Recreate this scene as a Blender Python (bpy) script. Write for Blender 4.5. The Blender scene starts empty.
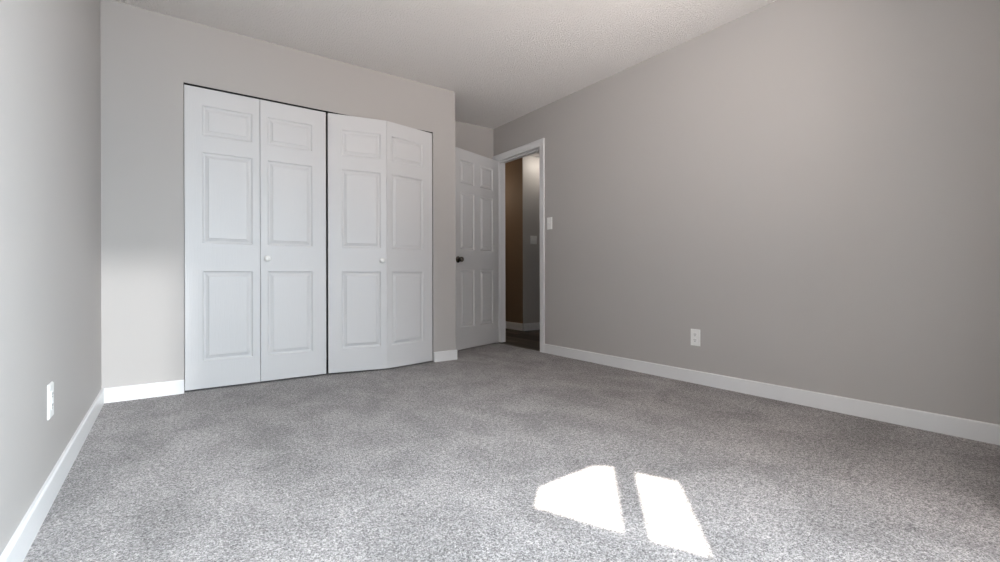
import bpy, bmesh, math
from mathutils import Vector, Matrix

C = bpy.context.scene.collection
S = bpy.context.scene

# ------------------------------------------------------------------ camera
CAM_H = 0.7609
cd = bpy.data.cameras.new('camera')
cam = bpy.data.objects.new('camera', cd)
C.objects.link(cam)
S.camera = cam
cd.sensor_width = 36.0
cd.lens = 36.0 * 460.43 / 1000.0
cd.shift_y = -(281.0 - 276.14) / 1000.0
cd.clip_start = 0.02
_a, _b, _r = math.radians(35.6928), math.radians(-0.0377), math.radians(-0.131)
_f0 = Vector((math.sin(_a), math.cos(_a), 0)); _r0 = Vector((math.cos(_a), -math.sin(_a), 0)); _z = Vector((0, 0, 1))
_F = _f0 * math.cos(_b) + _z * math.sin(_b)
_U = _z * math.cos(_b) - _f0 * math.sin(_b)
_X = _r0 * math.cos(_r) + _U * math.sin(_r)
_Y = _U * math.cos(_r) - _r0 * math.sin(_r)
_m = Matrix((_X, _Y, -_F)).transposed().to_4x4()
_m.translation = Vector((0, 0, CAM_H))
cam.matrix_world = _m

# ------------------------------------------------------------------ world, sun, window daylight, added lamps, exposure
SUN_XY = (0.7243, 0.6895)
SUN_TAN = 0.8
w = bpy.data.worlds.new('world'); S.world = w; w.use_nodes = True
bg = w.node_tree.nodes['Background']
bg.inputs['Color'].default_value = (0.62, 0.78, 1.0, 1)
bg.inputs['Strength'].default_value = 1.6

def light(name, kind, loc, direction, energy, color, **kw):
    d = bpy.data.lights.new(name, kind)
    d.energy = energy; d.color = color
    for k, v in kw.items(): setattr(d, k, v)
    o = bpy.data.objects.new(name, d); C.objects.link(o)
    o.location = loc
    o.rotation_euler = Vector(direction).to_track_quat('-Z', 'Y').to_euler()
    return o

light('sun', 'SUN', (-3, -3, 3), (SUN_XY[0], SUN_XY[1], -SUN_TAN), 26.0, (1.0, 0.94, 0.86), angle=math.radians(0.55))
# daylight in the opening of the big window behind the camera: blue from the sky, plus a warm fill lamp added to brighten the ceiling
light('window_skylight', 'AREA', (1.18, -1.12, 1.45), (-1.0, 1, -0.75), 88.0, (0.76, 0.90, 1.0), shape='RECTANGLE', size=1.7, size_y=1.25, spread=math.radians(110))
light('ceiling_fill', 'AREA', (1.18, -1.11, 0.75), (0.5, 1, 2.2), 118.0, (1.0, 0.91, 0.86), shape='RECTANGLE', size=1.7, size_y=1.3, spread=math.radians(122))
# added low soft sun lamp, brightens the left carpet and lower closet wall
light('wedge_beam', 'SUN', (0, -4, 3), (-0.16, 0.98, -0.24), 1.5, (0.97, 0.98, 1.0), angle=math.radians(2.5))

S.view_settings.view_transform = 'Standard'
S.view_settings.look = 'None'
S.view_settings.gamma = 1.0
S.view_settings.use_curve_mapping = False
S.view_settings.exposure = 0.27

cy = S.cycles
cy.use_denoising = True
cy.max_bounces = 12
cy.diffuse_bounces = 8

# ------------------------------------------------------------------ materials
def mat(name, color, rough=0.6, spec=0.3, metallic=0.0):
    m = bpy.data.materials.new(name); m.use_nodes = True
    n = m.node_tree.nodes['Principled BSDF']
    n.inputs['Base Color'].default_value = (*color, 1)
    n.inputs['Roughness'].default_value = rough
    n.inputs['Specular IOR Level'].default_value = spec
    n.inputs['Metallic'].default_value = metallic
    return m

def nd(m, typ, **kw):
    n = m.node_tree.nodes.new(typ)
    for k, v in kw.items(): setattr(n, k, v)
    return n

def bump(m, height, strength, dist, chain=None):
    b = nd(m, 'ShaderNodeBump')
    b.inputs['Strength'].default_value = strength
    b.inputs['Distance'].default_value = dist
    m.node_tree.links.new(height, b.inputs['Height'])
    if chain: m.node_tree.links.new(chain, b.inputs['Normal'])
    m.node_tree.links.new(b.outputs['Normal'], m.node_tree.nodes['Principled BSDF'].inputs['Normal'])
    return b.outputs['Normal']

def obco(m, scale=(1, 1, 1)):
    t = nd(m, 'ShaderNodeTexCoord'); mp = nd(m, 'ShaderNodeMapping')
    mp.inputs['Scale'].default_value = scale
    m.node_tree.links.new(t.outputs['Object'], mp.inputs['Vector'])
    return mp.outputs['Vector']

def noise(m, vec, scale, detail=2.0, rough=0.5, dist=0.0):
    n = nd(m, 'ShaderNodeTexNoise')
    n.inputs['Scale'].default_value = scale; n.inputs['Detail'].default_value = detail
    n.inputs['Roughness'].default_value = rough; n.inputs['Distortion'].default_value = dist
    m.node_tree.links.new(vec, n.inputs['Vector'])
    return n.outputs['Fac']

def ramp(m, fac, stops, interp='LINEAR'):
    r = nd(m, 'ShaderNodeValToRGB'); cr = r.color_ramp; cr.interpolation = interp
    while len(cr.elements) < len(stops): cr.elements.new(0.5)
    for e, (p, c) in zip(cr.elements, stops): e.position = p; e.color = (*c, 1)
    m.node_tree.links.new(fac, r.inputs['Fac'])
    return r.outputs['Color']

def paint(name, color, rough=0.55, spec=0.25, st=0.12):
    m = mat(name, color, rough, spec)
    bump(m, noise(m, obco(m), 160.0, 3.0), st, 0.002)   # roller stipple
    return m

M_WALL = paint('wall_paint', (0.448, 0.428, 0.411))
M_BROWN = paint('brown_wall_paint', (0.20, 0.135, 0.085))
M_TRIM = mat('trim_paint', (0.73, 0.73, 0.73), 0.35, 0.4)
M_PLASTIC = mat('white_plastic', (0.82, 0.82, 0.80), 0.3, 0.5)
M_SLOT = mat('dark_slot', (0.03, 0.03, 0.03), 0.6)
M_SCREW = mat('screw_metal', (0.5, 0.5, 0.48), 0.4, 0.5, 0.6)
M_BRONZE = mat('dark_bronze', (0.12, 0.105, 0.09), 0.25, 0.5, 1.0)
M_TRACK = mat('track_metal', (0.012, 0.012, 0.012), 0.5, 0.4, 0.5)
M_HINGE = mat('hinge_metal', (0.45, 0.43, 0.40), 0.35, 0.5, 0.9)
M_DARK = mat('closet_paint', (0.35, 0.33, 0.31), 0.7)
M_BLOCKER = mat('blocker_grey', (0.5, 0.5, 0.5), 0.7)  # for the unseen light blockers added outside

def door_material():
    m = mat('moulded_door_paint', (0.625, 0.623, 0.625), 0.38, 0.4)
    v = obco(m, (1.0, 1.0, 0.07))
    g = nd(m, 'ShaderNodeTexWave'); g.wave_type = 'BANDS'; g.bands_direction = 'X'
    g.inputs['Scale'].default_value = 55.0; g.inputs['Distortion'].default_value = 9.0
    g.inputs['Detail'].default_value = 3.0; g.inputs['Detail Scale'].default_value = 1.2
    m.node_tree.links.new(v, g.inputs['Vector'])
    bump(m, g.outputs['Fac'], 0.22, 0.0012)
    return m
M_DOOR = door_material()

def ceiling_material():
    m = mat('stippled_ceiling', (0.91, 0.885, 0.86), 0.9, 0.1)
    v = obco(m)
    h = ramp(m, noise(m, v, 105.0, 2.0, 0.6), [(0.36, (0, 0, 0)), (0.64, (1, 1, 1))])
    bump(m, h, 1.0, 0.0085)
    return m
M_CEIL = ceiling_material()

def carpet_material():
    m = mat('grey_fleck_carpet', (0.3, 0.3, 0.3), 0.95, 0.05)
    nt = m.node_tree
    v = obco(m)
    vo = nd(m, 'ShaderNodeTexVoronoi'); vo.inputs['Scale'].default_value = 340.0
    vo.inputs['Randomness'].default_value = 1.0
    nt.links.new(v, vo.inputs['Vector'])
    sep = nd(m, 'ShaderNodeSeparateColor'); nt.links.new(vo.outputs['Color'], sep.inputs['Color'])
    fleck = ramp(m, sep.outputs['Red'], [(0.0, (0.115, 0.108, 0.105)), (0.25, (0.245, 0.232, 0.228)),
                                         (0.55, (0.385, 0.366, 0.362)), (1.0, (0.54, 0.518, 0.514))])
    n1 = noise(m, v, 140.0, 2.0)
    mid = ramp(m, n1, [(0.3, (0.68, 0.68, 0.68)), (0.7, (1.22, 1.22, 1.22))])
    # vacuum strokes: the pile leans in broad uneven bands
    n2 = noise(m, obco(m, (1.0, 0.75, 1.0)), 4.2, 3.0, 0.55, 0.6)
    lean = ramp(m, n2, [(0.34, (0.80, 0.80, 0.80)), (0.66, (1.12, 1.12, 1.12))])
    def mul(a, b):
        x = nd(m, 'ShaderNodeMix'); x.data_type = 'RGBA'; x.blend_type = 'MULTIPLY'
        x.inputs[0].default_value = 1.0; x.clamp_result = False
        nt.links.new(a, x.inputs[6]); nt.links.new(b, x.inputs[7])
        return x.outputs[2]
    tuft = ramp(m, noise(m, v, 62.0, 1.0), [(0.36, (0.82, 0.82, 0.82)), (0.64, (1.15, 1.14, 1.14))])
    col = mul(mul(mul(fleck, mid), tuft), lean)
    nt.links.new(col, nt.nodes['Principled BSDF'].inputs['Base Color'])
    nt.nodes['Principled BSDF'].inputs['Sheen Weight'].default_value = 0.15
    c = bump(m, n1, 0.7, 0.01)
    inv = nd(m, 'ShaderNodeMath', operation='SUBTRACT'); inv.inputs[0].default_value = 1.0
    nt.links.new(vo.outputs['Distance'], inv.inputs[1])
    bump(m, inv.outputs[0], 0.6, 0.004, c)
    return m
M_CARPET = carpet_material()

def plank_material():
    m = mat('dark_vinyl_planks', (0.03, 0.025, 0.02), 0.5, 0.15)
    nt = m.node_tree
    b = nd(m, 'ShaderNodeTexBrick')
    t = nd(m, 'ShaderNodeTexCoord'); mp = nd(m, 'ShaderNodeMapping')
    mp.inputs['Rotation'].default_value = (0, 0, math.pi / 2)
    nt.links.new(t.outputs['Object'], mp.inputs['Vector']); nt.links.new(mp.outputs['Vector'], b.inputs['Vector'])
    b.inputs['Scale'].default_value = 1.0; b.inputs['Brick Width'].default_value = 1.2; b.inputs['Row Height'].default_value = 0.10
    b.inputs['Mortar Size'].default_value = 0.003
    b.inputs['Color1'].default_value = (0.14, 0.115, 0.095, 1); b.inputs['Color2'].default_value = (0.014, 0.011, 0.009, 1)
    b.inputs['Mortar'].default_value = (0.006, 0.005, 0.005, 1)
    g = ramp(m, noise(m, obco(m, (12.0, 0.8, 1.0)), 5.0, 4.0), [(0.3, (0.6, 0.6, 0.6)), (0.7, (1.3, 1.3, 1.3))])
    x = nd(m, 'ShaderNodeMix'); x.data_type = 'RGBA'; x.blend_type = 'MULTIPLY'; x.inputs[0].default_value = 1.0
    nt.links.new(b.outputs['Color'], x.inputs[6]); nt.links.new(g, x.inputs[7])
    nt.links.new(x.outputs[2], nt.nodes['Principled BSDF'].inputs['Base Color'])
    return m
M_PLANK = plank_material()

# ------------------------------------------------------------------ helpers
def box(bm, x0, x1, y0, y1, z0, z1, bev=0.0):
    vs = [bm.verts.new((x, y, z)) for x in (x0, x1) for y in (y0, y1) for z in (z0, z1)]
    F = [(0, 1, 3, 2), (4, 6, 7, 5), (0, 4, 5, 1), (2, 3, 7, 6), (0, 2, 6, 4), (1, 5, 7, 3)]
    fs = [bm.faces.new([vs[i] for i in f]) for f in F]
    if bev:
        es = list({e for f in fs for e in f.edges})
        bmesh.ops.bevel(bm, geom=es, offset=bev, segments=2, affect='EDGES', profile=0.6)

def obj(name, bm, m, parent=None, smooth=False):
    bmesh.ops.recalc_face_normals(bm, faces=bm.faces)
    me = bpy.data.meshes.new(name); bm.to_mesh(me); bm.free()
    me.materials.append(m)
    if smooth:
        for p in me.polygons: p.use_smooth = True
    o = bpy.data.objects.new(name, me); C.objects.link(o)
    if parent: o.parent = parent
    return o

def tag(o, label, cat, kind=None, group=None):
    o['label'] = label; o['category'] = cat
    if kind: o['kind'] = kind
    if group: o['group'] = group
    return o

def empty(name, loc, rz=0.0):
    o = bpy.data.objects.new(name, None); C.objects.link(o)
    o.empty_display_size = 0.1
    o.location = loc; o.rotation_euler = (0, 0, rz)
    return o

def boxes(name, m, lst, parent=None, bev=0.0):
    bm = bmesh.new()
    for b in lst: box(bm, *b, bev=bev)
    return obj(name, bm, m, parent)

def lathe(bm, prof, n=32, axis='-Y', c=(0, 0, 0)):
    """prof = [(radius, distance along axis)], revolved about the axis pointing away from the surface"""
    rings = []
    for r, t in prof:
        ring = []
        if r < 1e-6:
            p = Vector((0, -t, 0)); ring = [bm.verts.new(p + Vector(c))]
        else:
            for i in range(n):
                a = 2 * math.pi * i / n
                ring.append(bm.verts.new(Vector((r * math.cos(a), -t, r * math.sin(a))) + Vector(c)))
        rings.append(ring)
    for A, B in zip(rings, rings[1:]):
        if len(A) == 1 and len(B) == 1: continue
        for i in range(n):
            j = (i + 1) % n
            if len(A) == 1: bm.faces.new([A[0], B[i], B[j]])
            elif len(B) == 1: bm.faces.new([A[i], A[j], B[0]])
            else: bm.faces.new([A[i], A[j], B[j], B[i]])

PROFILE = [(0.0, 0.0), (0.0025, 0.005), (0.008, 0.0088), (0.016, 0.0098), (0.032, 0.0040), (0.0332, 0.0040), (0.036, 0.0006)]

def leaf(bm, W, H, T, panels, both=False, prof=PROFILE):
    """door leaf: x 0..W, front face y=0 facing -Y, back y=T, z 0..H, with moulded panels"""
    e = 0.0015
    def face(y, s):
        xs = sorted({e, W - e} | {p[0] for p in panels} | {p[1] for p in panels})
        zs = sorted({e, H - e} | {p[2] for p in panels} | {p[3] for p in panels})
        V = {}
        def v(x, z, dy=0.0):
            k = (round(x, 5), round(z, 5), round(dy, 5))
            if k not in V: V[k] = bm.verts.new((x, y + s * dy, z))
            return V[k]
        def inside(x, z): return any(p[0] < x < p[1] and p[2] < z < p[3] for p in panels)
        for x0, x1 in zip(xs, xs[1:]):
            for z0, z1 in zip(zs, zs[1:]):
                if not inside((x0 + x1) / 2, (z0 + z1) / 2):
                    bm.faces.new([v(x0, z0), v(x1, z0), v(x1, z1), v(x0, z1)])
        for (px0, px1, pz0, pz1) in panels:
            # outline vertices on this panel's border that the grid made are shared at corners and crossings
            xi = [x for x in xs if px0 <= x <= px1]; zi = [z for z in zs if pz0 <= z <= pz1]
            def loop(o, d):
                x0, x1, z0, z1 = px0 + o, px1 - o, pz0 + o, pz1 - o
                fx = lambda x: x0 if x == px0 else (x1 if x == px1 else x)
                fz = lambda z: z0 if z == pz0 else (z1 if z == pz1 else z)
                L = [(fx(x), z0) for x in xi] + [(x1, fz(z)) for z in zi[1:]] + \
                    [(fx(x), z1) for x in xi[::-1][1:]] + [(x0, fz(z)) for z in zi[::-1][1:-1]]
                return [v(a, b, d) for a, b in L]
            prev = loop(*prof[0])
            for o_, d_ in prof[1:]:
                cur = loop(o_, d_)
                for i in range(len(cur)):
                    j = (i + 1) % len(cur)
                    bm.faces.new([prev[i], prev[j], cur[j], cur[i]])
                prev = cur
            bm.faces.new(prev)
        # border loop
        B = [v(x, e) for x in xs] + [v(W - e, z) for z in zs[1:]] + [v(x, H - e) for x in xs[::-1][1:]] + [v(e, z) for z in zs[::-1][1:-1]]
        # matching outer loop, pushed to the arris
        O = []
        for q in B:
            x = 0 if q.co.x <= e + 1e-6 else (W if q.co.x >= W - e - 1e-6 else q.co.x)
            z = 0 if q.co.z <= e + 1e-6 else (H if q.co.z >= H - e - 1e-6 else q.co.z)
            O.append(bm.verts.new((x, y + s * e, z)))
        for i in range(len(B)):
            j = (i + 1) % len(B)
            bm.faces.new([B[i], B[j], O[j], O[i]])
        return O
    O1 = face(0.0, 1)
    if both:
        O2 = face(T, -1)
    else:
        O2 = [bm.verts.new((q.co.x, T, q.co.z)) for q in O1]
        bm.faces.new(O2)
    for i in range(len(O1)):
        j = (i + 1) % len(O1)
        bm.faces.new([O1[i], O1[j], O2[j], O2[i]])

# ------------------------------------------------------------------ room measures
XL, XR = -0.332, 3.018          # left and right walls
YB, YC, YA = -1.15, 3.646, 4.324  # wall behind the camera, closet wall, alcove wall
XK = 2.121                      # right end of the closet wall
H = 2.44
CX0, CX1, CZ = 0.078, 1.893, 2.030   # closet opening
DY0, DY1, DZ = 3.505, 4.270, 2.055   # doorway in the right wall
WT = 0.115
HX, HY = 3.972, 4.985           # outer corner of the brown hall wall
HXE, HYE = 5.4, 6.6

st = lambda name, m, l, label, cat, bev=0.0: tag(boxes(name, m, l, bev=bev), label, cat, 'structure')

# ------------------------------------------------------------------ setting
st('floor', M_CARPET, [(XL - 0.1, XR + 0.012, YB - 0.1, YA + 0.1, -0.05, 0.0)], 'grey flecked cut-pile carpet covering the bedroom floor', 'floor')
st('floor_hallway', M_PLANK, [(XR + 0.012, HXE, 2.2, HYE, -0.05, -0.004)], 'dark wood plank floor of the hallway seen through the doorway', 'floor')
st('ceiling', M_CEIL, [(XL - 0.1, HXE, YB - 0.1, HYE, H, H + 0.1)], 'white stippled ceiling over the bedroom and hallway', 'ceiling')

# closet wall (front), with the closet opening, and its return along the alcove
st('wall_front', M_WALL, [(XL - 0.1, CX0, YC, YC + WT, 0, H), (CX1, XK, YC, YC + WT, 0, H),
                          (CX0, CX1, YC, YC + WT, CZ, H), (XK - WT, XK, YC + WT, YA, 0, H)],
   'greige wall around the closet doors', 'wall')
st('wall_closet', M_DARK, [(XL - 0.1, XK - WT, YA, YA + 0.1, 0, H), (XL - 0.1, XL, YC + WT, YA, 0, H)],
   'back and side walls inside the dark closet', 'wall')
st('wall_alcove', M_WALL, [(XK - WT, XR, YA, YA + 0.1, 0, H)], 'short greige wall at the end of the alcove behind the open door', 'wall')
st('wall_right', M_WALL, [(XR, XR + WT, YB - 0.1, DY0 - 0.02, 0, H), (XR, XR + WT, DY1 + 0.02, YA + 0.1, 0, H),
                          (XR, XR + WT, DY0 - 0.02, DY1 + 0.02, DZ + 0.02, H)],
   'long greige right wall with the doorway at its far end', 'wall')

# left wall, with an unseen window whose openings are shaped to cast the sun patch
W1 = (-1.02, 0.20, 1.15, 2.32)
st('wall_left', M_WALL, [(XL - 0.1, XL, W1[1], YC + WT, 0, H), (XL - 0.1, XL, YB - 0.1, W1[0], 0, H),
                         (XL - 0.1, XL, W1[0], W1[1], 0, W1[2]), (XL - 0.1, XL, W1[0], W1[1], W1[3], H)],
   'greige left wall running beside the camera', 'wall')
W2 = (0.25, 2.10, 0.06, 2.10)
st('wall_back', M_WALL, [(XL, W2[0], YB - 0.1, YB, 0, H), (W2[1], XR, YB - 0.1, YB, 0, H),
                         (W2[0], W2[1], YB - 0.1, YB, 0, W2[2]), (W2[0], W2[1], YB - 0.1, YB, W2[3], H)],
   'greige wall behind the camera with a wide window', 'wall')

st('shade_blocker_wall', M_WALL, [(2.15, XR, YB, 0.25, 0, H)], 'unseen greige block added behind the camera to shade the near right wall', 'wall')  # added out of view to darken the near right wall and carpet

st('beam_blocker', M_BLOCKER, [(0.99, 3.2, YB - 0.85, YB - 0.80, 0, H - 0.06)], 'unseen grey panel added outside the back window to cut off the low beam', 'light blocker')  # added blocker, trims the right side of the low beam

def sun_back(x, y):
    """where the sun ray that lands at floor point (x, y) crosses the left wall"""
    D = (x - XL) / SUN_XY[0]
    return (y - D * SUN_XY[1], D * SUN_TAN)
patch_cutA = [sun_back(*p) for p in [(0.976, 1.165), (1.079, 1.261), (1.384, 1.278), (1.437, 1.225), (1.092, 0.891)]]
patch_cutB = [sun_back(*p) for p in [(1.465, 1.142), (1.526, 0.996), (1.193, 0.674), (1.124, 0.823)]]  # openings shaped back from the patch outline on the floor

def plate_with_holes(name, rect, holes, x, t, m):
    cu = bpy.data.curves.new(name, 'CURVE'); cu.dimensions = '2D'; cu.fill_mode = 'BOTH'
    y0, y1, z0, z1 = rect
    for pts in [[(y0, z0), (y1, z0), (y1, z1), (y0, z1)]] + holes:
        s = cu.splines.new('POLY'); s.points.add(len(pts) - 1)
        for q, (a, b) in zip(s.points, pts): q.co = (a, b, 0, 1)
        s.use_cyclic_u = True
    cu.extrude = t / 2
    tmp = bpy.data.objects.new(name + '_curve', cu); C.objects.link(tmp)
    me = bpy.data.meshes.new_from_object(tmp)
    bpy.data.objects.remove(tmp)
    o = bpy.data.objects.new(name, me); C.objects.link(o)
    me.materials.clear(); me.materials.append(m)
    # local (x, y, z) -> world (z, x, y)
    me.transform(Matrix(((0, 0, 1, x), (1, 0, 0, 0), (0, 1, 0, 0), (0, 0, 0, 1))))
    return o
tag(plate_with_holes('sun_patch_cutout', (W1[0], W1[1], W1[2], W1[3]), [patch_cutA, patch_cutB], XL - 0.004, 0.008, M_TRIM),
    'unseen white window plate in the left wall, openings shaped to cast the sun patch', 'window', 'structure')
wf = boxes('window_2', M_TRIM, [(W2[0], W2[0] + 0.05, YB - 0.09, YB - 0.03, W2[2], W2[3]), (W2[1] - 0.05, W2[1], YB - 0.09, YB - 0.03, W2[2], W2[3]),
                                (W2[0] + 0.05, W2[1] - 0.05, YB - 0.09, YB - 0.03, W2[2], W2[2] + 0.05), (W2[0] + 0.05, W2[1] - 0.05, YB - 0.09, YB - 0.03, W2[3] - 0.05, W2[3]),
                                ((W2[0] + W2[1]) / 2 - 0.025, (W2[0] + W2[1]) / 2 + 0.025, YB - 0.09, YB - 0.03, W2[2] + 0.05, W2[3] - 0.05)])
tag(wf, 'wide white window frame in the wall behind the camera', 'window', 'structure')
st('sun_blocker_slab', M_BLOCKER, [(-0.70, XR + 0.5, YB - 1.5, YB - 0.1, H - 0.06, H + 0.06), (-2.6, -0.70, YB - 1.5, YB - 0.40, H - 0.06, H + 0.06)], 'unseen grey slab added outside to keep sun out of the back window', 'roof')  # added blocker, stops direct sun entering the back window

# hallway walls
st('wall_hallway', M_WALL, [(HX, HXE, HY, HY + 0.004, 0, H), (HXE, HXE + 0.1, 2.2, HYE, 0, H),
                     (XR + WT, HXE, 2.1, 2.2, 0, H), (XR, HX, HYE, HYE + 0.1, 0, H), (XR + 0.0, XR + WT, YA + 0.1, HYE, 0, H)],
   'pale greige hallway wall with a double light switch', 'wall')
st('wall_hallway_side', M_BROWN, [(HX, HX + 0.05, HY + 0.0045, HYE, 0, H)], 'dark brown painted hallway wall seen through the doorway', 'wall')

# ------------------------------------------------------------------ baseboards and casing
def base(name, a, b, n, label, h=0.089, t=0.013):
    """flat baseboard with an eased top edge from a to b; n = unit vector into the room"""
    a, b, n = Vector((*a, 0)), Vector((*b, 0)), Vector((*n, 0))
    prof = [(0.0, 0.0), (t, 0.0), (t, h - 0.006), (t - 0.002, h - 0.002), (t - 0.005, h), (0.0, h)]
    bm = bmesh.new()
    L = [[bm.verts.new(p + n * d + Vector((0, 0, z))) for d, z in prof] for p in (a, b)]
    k = len(prof)
    for i in range(k):
        bm.faces.new([L[0][i], L[0][(i + 1) % k], L[1][(i + 1) % k], L[1][i]])
    bm.faces.new(L[0]); bm.faces.new(L[1][::-1])
    return tag(obj(name, bm, M_TRIM), label, 'baseboard', 'structure')

T = 0.013
base('baseboard_left', (XL, YB), (XL, YC - T), (1, 0), 'white baseboard along the left wall')
base('baseboard_front', (XL, YC), (CX0, YC), (0, -1), 'short white baseboard between the left corner and the closet')
base('baseboard_closet_end', (CX1 + 0.004, YC), (XK + 0.009, YC), (0, -1), 'short white baseboard on the pier right of the closet doors')
base('baseboard_return', (XK, YC), (XK, YA), (1, 0), 'white baseboard on the closet side of the alcove', 0.089, 0.009)
base('baseboard_alcove', (XK + T, YA), (XR, YA), (0, -1), 'white baseboard behind the open door')
base('baseboard_right', (XR, 0.25), (XR, DY0 - 0.068), (-1, 0), 'long white baseboard along the right wall')
base('baseboard_hallway', (HX + 0.05, HY), (HXE, HY), (0, -1), 'white baseboard under the pale hallway wall', 0.10)
base('baseboard_hallway_side', (HX, HY - T), (HX, HYE), (-1, 0), 'white baseboard under the brown hallway wall', 0.10)
bpy.data.objects['baseboard_hallway'].location.x = 0
bmx = bmesh.new()
box(bmx, HX - T, HX + 0.05, HY - T, HY, 0, 0.10, 0.0)
tag(obj('baseboard_hallway_corner', bmx, M_TRIM), 'white baseboard wrapping the hallway corner', 'baseboard', 'structure')

def casing():
    """flat casing with a rounded back band: two legs and a head, mitred, plus jamb and stop"""
    t = empty('trim_1', (XR, (DY0 + DY1) / 2, 0))
    tag(t, 'white painted casing and jamb around the doorway to the hall', 'door frame', 'structure')
    bw = 0.068
    y0, y1, z1 = DY0 + 0.003, DY1 - 0.003, DZ - 0.0
    for side, X, sx in (('room', XR, -1), ('hall', XR + WT, 1)):
        bm = bmesh.new()
        prof = [(0.0, 0.0), (0.0, 0.009), (0.006, 0.011), (0.035, 0.012), (0.050, 0.016), (bw - 0.004, 0.016), (bw, 0.013), (bw, 0.0)]
        path = []
        yend = min(y1 + bw, YA - 0.0005) if side == 'room' else y1 + bw
        for d, th in prof:
            yy = min(y1 + d, yend)
            path.append([(y0 - d, 0), (y0 - d, z1 + d), (yy, z1 + d), (yy, 0)])
        V = [[bm.verts.new((X + sx * th, a, b)) for a, b in path[i]] for i, (d, th) in enumerate(prof)]
        k = len(prof)
        for i in range(k):
            A, B = V[i], V[(i + 1) % k]
            for j in range(3):
                try: bm.faces.new([A[j], A[j + 1], B[j + 1], B[j]])
                except ValueError: pass
        bmesh.ops.remove_doubles(bm, verts=bm.verts, dist=1e-5)
        o = obj('casing', bm, M_TRIM, t); o.location = (-XR, -(DY0 + DY1) / 2, 0)
    # jamb boards
    j = boxes('jamb', M_TRIM, [(XR, XR + WT, DY0 - 0.018, DY0, 0, DZ), (XR, XR + WT, DY1, DY1 + 0.018, 0, DZ),
                               (XR, XR + WT, DY0 - 0.018, DY1 + 0.018, DZ, DZ + 0.018)], t)
    j.location = (-XR, -(DY0 + DY1) / 2, 0)
    s = boxes('door_stop', M_TRIM, [(XR + 0.045, XR + 0.080, DY0, DY0 + 0.011, 0, DZ - 0.011), (XR + 0.045, XR + 0.080, DY1 - 0.011, DY1, 0, DZ - 0.011),
                                    (XR + 0.045, XR + 0.080, DY0, DY1, DZ - 0.011, DZ)], t, bev=0.002)
    s.location = (-XR, -(DY0 + DY1) / 2, 0)
casing()

# ------------------------------------------------------------------ open six-panel bedroom door
DW, DH, DT = 0.760, 2.043, 0.035
ANG = math.radians(18.5)
def room_door():
    # local frame: x from the free edge to the hinge, front (hall side, facing the camera) at y = 0
    pin = Vector((3.008, 4.266, 0))
    ux = Vector((math.cos(ANG), math.sin(ANG), 0)); nf = Vector((math.sin(ANG), -math.cos(ANG), 0))
    org = pin + nf * DT - ux * DW
    org.z = 0.012
    t = empty('door_1', org, ANG)
    tag(t, 'white six-panel bedroom door standing open into the alcove', 'door', 'structure')
    xs = [(0.105, 0.330), (0.430, 0.655)]
    zs = [(0.225, 0.812), (1.022, 1.602), (1.695, 1.930)]
    bm = bmesh.new()
    leaf(bm, DW, DH, DT, [(a, b, c, d) for a, b in xs for c, d in zs], both=True)
    obj('door_leaf', bm, M_DOOR, t)
    for side in (0, 1):
        bm = bmesh.new()
        pr = [(0, 0), (0.033, 0), (0.033, 0.003), (0.030, 0.007), (0.016, 0.010), (0.013, 0.013), (0.0125, 0.026),
              (0.016, 0.031), (0.0235, 0.037), (0.0270, 0.046), (0.0262, 0.055), (0.021, 0.062), (0.011, 0.066), (0, 0.0665)]
        if side: pr = [(r, -q - DT) for r, q in pr]
        lathe(bm, pr, 40)
        k = obj('door_knob', bm, M_BRONZE, t, smooth=True)
        k.location = (0.066, 0, 0.915)
        k['label'] = 'dark bronze round door knob'
    bm = bmesh.new(); box(bm, -0.0015, 0.001, 0.006, DT - 0.006, 0.83, 0.89)
    obj('latch_plate', bm, M_BRONZE, t)
    for z in (0.20, 1.02, 1.82):
        bm = bmesh.new()
        bmesh.ops.create_cone(bm, cap_ends=True, segments=16, radius1=0.006, radius2=0.006, depth=0.09, matrix=Matrix.Translation((DW + 0.004, DT + 0.004, z)))
        box(bm, DW - 0.001, DW + 0.0015, 0.006, DT, z - 0.044, z + 0.044)
        obj('hinge', bm, M_HINGE, t)
room_door()

# ------------------------------------------------------------------ closet bifold doors
BH, BT = 2.008, 0.032
def closet_leaf(root, W, inner_left, knob):
    """inner_left: the narrow stile (at the fold) is on the left"""
    a, b = (0.047, 0.100) if inner_left else (0.100, 0.047)
    zs = [(0.183, 0.785), (0.972, 1.581), (1.691, 1.892)]
    bm = bmesh.new()
    leaf(bm, W, BH, BT, [(a, W - b, c, d) for c, d in zs])
    o = obj('door_panel', bm, M_DOOR, root)
    if knob:
        bm = bmesh.new()
        lathe(bm, [(0, 0), (0.013, 0), (0.012, 0.004), (0.009, 0.008), (0.011, 0.013), (0.018, 0.017), (0.0205, 0.022), (0.0185, 0.027), (0.010, 0.030), (0, 0.0305)], 28)
        k = obj('door_knob', bm, M_PLASTIC, o, smooth=True)
        k.location = (0.043 if inner_left else W - 0.038, 0, 0.876)
        k['label'] = 'small round white knob'
    return o
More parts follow.
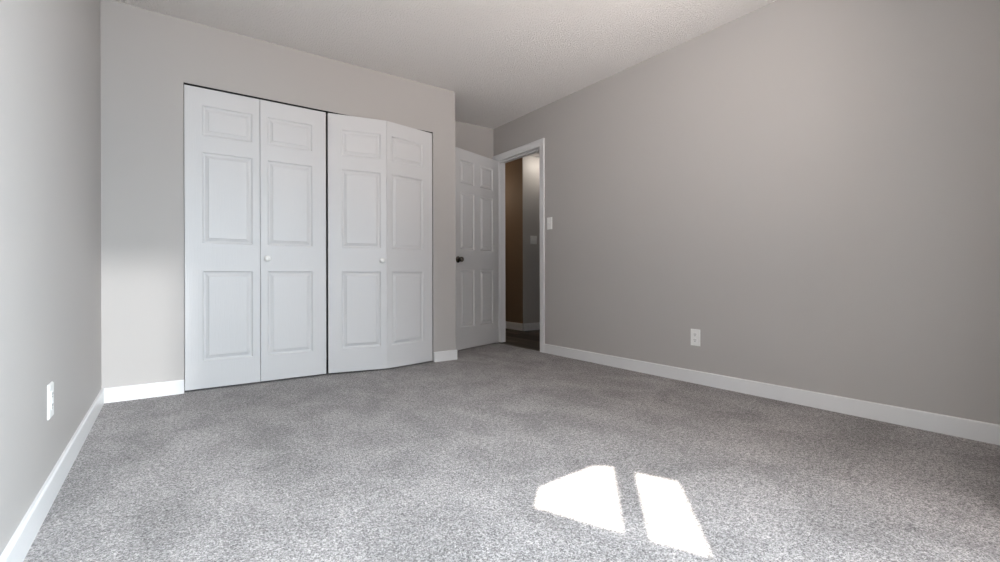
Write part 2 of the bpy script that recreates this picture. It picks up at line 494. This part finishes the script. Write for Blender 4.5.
def bifold(name_label, pts, z=0.012):
    (x0, y0), (x1, y1), (x2, y2) = pts
    root = empty('bifold_closet_door', (x0, y0, z))
    tag(root, name_label, 'closet door')
    for (ax, ay), (bx, by), inl, kn in (((x0, y0), (x1, y1), False, x1 > 1.2), ((x1, y1), (x2, y2), True, x1 < 1.2)):
        L = math.hypot(bx - ax, by - ay); an = math.atan2(by - ay, bx - ax)
        o = closet_leaf(root, L - 0.0025, inl, kn)
        o.location = (ax - x0 + 0.00125 * math.cos(an), ay - y0 + 0.00125 * math.sin(an), 0); o.rotation_euler = (0, 0, an)
    # pivots and guide pin on top
    for (px, py) in ((x0 + 0.03, y0 + 0.012), (x2 - 0.03, y2 + 0.012)):
        bm = bmesh.new()
        bmesh.ops.create_cone(bm, cap_ends=True, segments=12, radius1=0.004, radius2=0.004, depth=0.0065, matrix=Matrix.Translation((px - x0, py - y0, BH + 0.0032)))
        obj('pivot_pin', bm, M_TRACK, root)
    return root
YD = YC + 0.008
bifold('left bifold closet door, shut flat with its knob on the right panel', [(CX0 + 0.002, YD), (0.526, YD), (0.981, YD)])
bifold('right bifold closet door, slightly folded out with its knob on the left panel', [(0.993, YD), (1.432, YD - 0.090), (CX1 - 0.004, YD - 0.002)])
tk = boxes('closet_track', M_TRACK, [(CX0 + 0.002, CX1 - 0.002, YC + 0.001, YC + 0.036, CZ - 0.002, CZ - 0.0005), (CX0 + 0.002, CX1 - 0.002, YC + 0.001, YC + 0.003, CZ - 0.0085, CZ - 0.002),
                                   (CX0 + 0.002, CX1 - 0.002, YC + 0.034, YC + 0.036, CZ - 0.0085, CZ - 0.002)])
tag(tk, 'thin dark metal track above the closet doors', 'closet track')

# ------------------------------------------------------------------ outlets and switches (front faces -Y in local space)
def plate(bm, W, Hh, t=0.006):
    bmv = bmesh.new(); box(bmv, -W / 2, W / 2, -t, 0, -Hh / 2, Hh / 2)
    es = [e for e in bmv.edges if all(v.co.y < -t / 2 for v in e.verts)]
    bmesh.ops.bevel(bmv, geom=es, offset=0.003, segments=3, affect='EDGES')
    es = None
    me = bpy.data.meshes.new('tmp'); bmv.to_mesh(me); bmv.free(); bm.from_mesh(me); bpy.data.meshes.remove(me)

def screw(root, x, z, y=-0.006):
    bm = bmesh.new(); lathe(bm, [(0, 0), (0.0035, 0), (0.003, 0.001), (0, 0.0013)], 14)
    o = obj('screw', bm, M_PLASTIC, root, True); o.location = (x, y, z)

def outlet(loc, rz, label):
    t = empty('wall_outlet', loc, rz); tag(t, label, 'outlet', group='duplex outlets low on the walls')
    bm = bmesh.new(); plate(bm, 0.072, 0.117); obj('cover_plate', bm, M_PLASTIC, t)
    for s in (-1, 1):
        bm = bmesh.new()
        pts = []
        for i in range(32):
            a = 2 * math.pi * i / 32
            pts.append((0.0172 * math.cos(a), max(-0.0135, min(0.0135, 0.0172 * math.sin(a)))))
        f = [bm.verts.new((x, -0.0080, z)) for x, z in pts]; g = [bm.verts.new((x * 1.03, -0.0058, z * 1.03)) for x, z in pts]
        bm.faces.new(f); bm.faces.new(g[::-1])
        for i in range(32): bm.faces.new([f[i], f[(i + 1) % 32], g[(i + 1) % 32], g[i]])
        r = obj('receptacle', bm, M_PLASTIC, t); r.location = (0, 0, s * 0.0195)
        bm = bmesh.new()
        box(bm, -0.0078, -0.0052, -0.0084, -0.0078, -0.001, 0.0085); box(bm, 0.0052, 0.0078, -0.0084, -0.0078, 0.0, 0.0080)
        bmesh.ops.create_cone(bm, cap_ends=True, segments=14, radius1=0.003, radius2=0.003, depth=0.0006, matrix=Matrix.Translation((0, -0.0081, -0.007)) @ Matrix.Rotation(math.pi / 2, 4, 'X'))
        obj('slot', bm, M_SLOT, r)
    screw(t, 0, 0)
    return t
outlet((XR, 1.835, 0.323), -math.pi / 2, 'white duplex wall outlet low on the long right wall')
outlet((XL, 2.168, 0.340), math.pi / 2, 'white duplex wall outlet low on the left wall seen nearly edge-on')

def switch(loc, rz, gangs, label, cat):
    t = empty('light_switch', loc, rz); tag(t, label, cat)
    bm = bmesh.new(); plate(bm, 0.070 + 0.046 * (gangs - 1), 0.117); obj('cover_plate', bm, M_PLASTIC, t)
    for g in range(gangs):
        x = (g - (gangs - 1) / 2) * 0.046
        bm = bmesh.new(); box(bm, x - 0.0055, x + 0.0055, -0.0072, -0.0055, -0.0125, 0.0125, 0.0005); obj('switch_slot', bm, M_PLASTIC, t)
        bm = bmesh.new()
        vs = [bm.verts.new(p) for p in [(x - .004, -.006, -.009), (x + .004, -.006, -.009), (x + .004, -.006, .006), (x - .004, -.006, .006),
                                        (x - .0035, -.016, .004), (x + .0035, -.016, .004), (x + .0035, -.014, .010), (x - .0035, -.014, .010)]]
        for f in [(0, 1, 2, 3), (4, 5, 6, 7), (0, 1, 5, 4), (1, 2, 6, 5), (2, 3, 7, 6), (3, 0, 4, 7)]: bm.faces.new([vs[i] for i in f])
        obj('toggle', bm, M_PLASTIC, t)
        screw(t, x, 0.030); screw(t, x, -0.030)
    return t
switch((XR, 3.366, 1.272), -math.pi / 2, 1, 'white single light switch on the right wall beside the door casing', 'light switch')
switch((4.165, HY, 1.265), 0, 2, 'double light switch on the pale hallway wall through the doorway', 'light switch')

# ------------------------------------------------------------------ hallway ceiling lamp
def hall_lamp(x, y):
    t = empty('ceiling_lamp', (x, y, H), 0)
    tag(t, 'bright round lamp on the hallway ceiling seen through the doorway', 'ceiling lamp')
    bm = bmesh.new(); lathe(bm, [(0, 0), (0.15, 0), (0.15, 0.02), (0.14, 0.025), (0, 0.025)], 40)
    o = obj('lamp_base', bm, M_TRIM, t, True); o.rotation_euler = (math.pi / 2, 0, 0)
    m = mat('lit_glass', (1, 1, 1), 0.4)
    n = m.node_tree.nodes['Principled BSDF']; n.inputs['Emission Color'].default_value = (1, 0.93, 0.84, 1); n.inputs['Emission Strength'].default_value = 13.0
    bm = bmesh.new(); lathe(bm, [(0.135, 0.0255)] + [(0.135 * math.cos(a), 0.0255 + 0.07 * math.sin(a)) for a in [0.2, 0.5, 0.8, 1.1, 1.35]] + [(0, 0.0955)], 40)
    o = obj('glass_bowl', bm, m, t, True); o.rotation_euler = (math.pi / 2, 0, 0)
hall_lamp(4.215, 4.70)
light('corridor_lamp', 'POINT', (3.45, 6.1, 2.1), (0, 0, -1), 7.0, (1.0, 0.80, 0.60), shadow_soft_size=0.08)
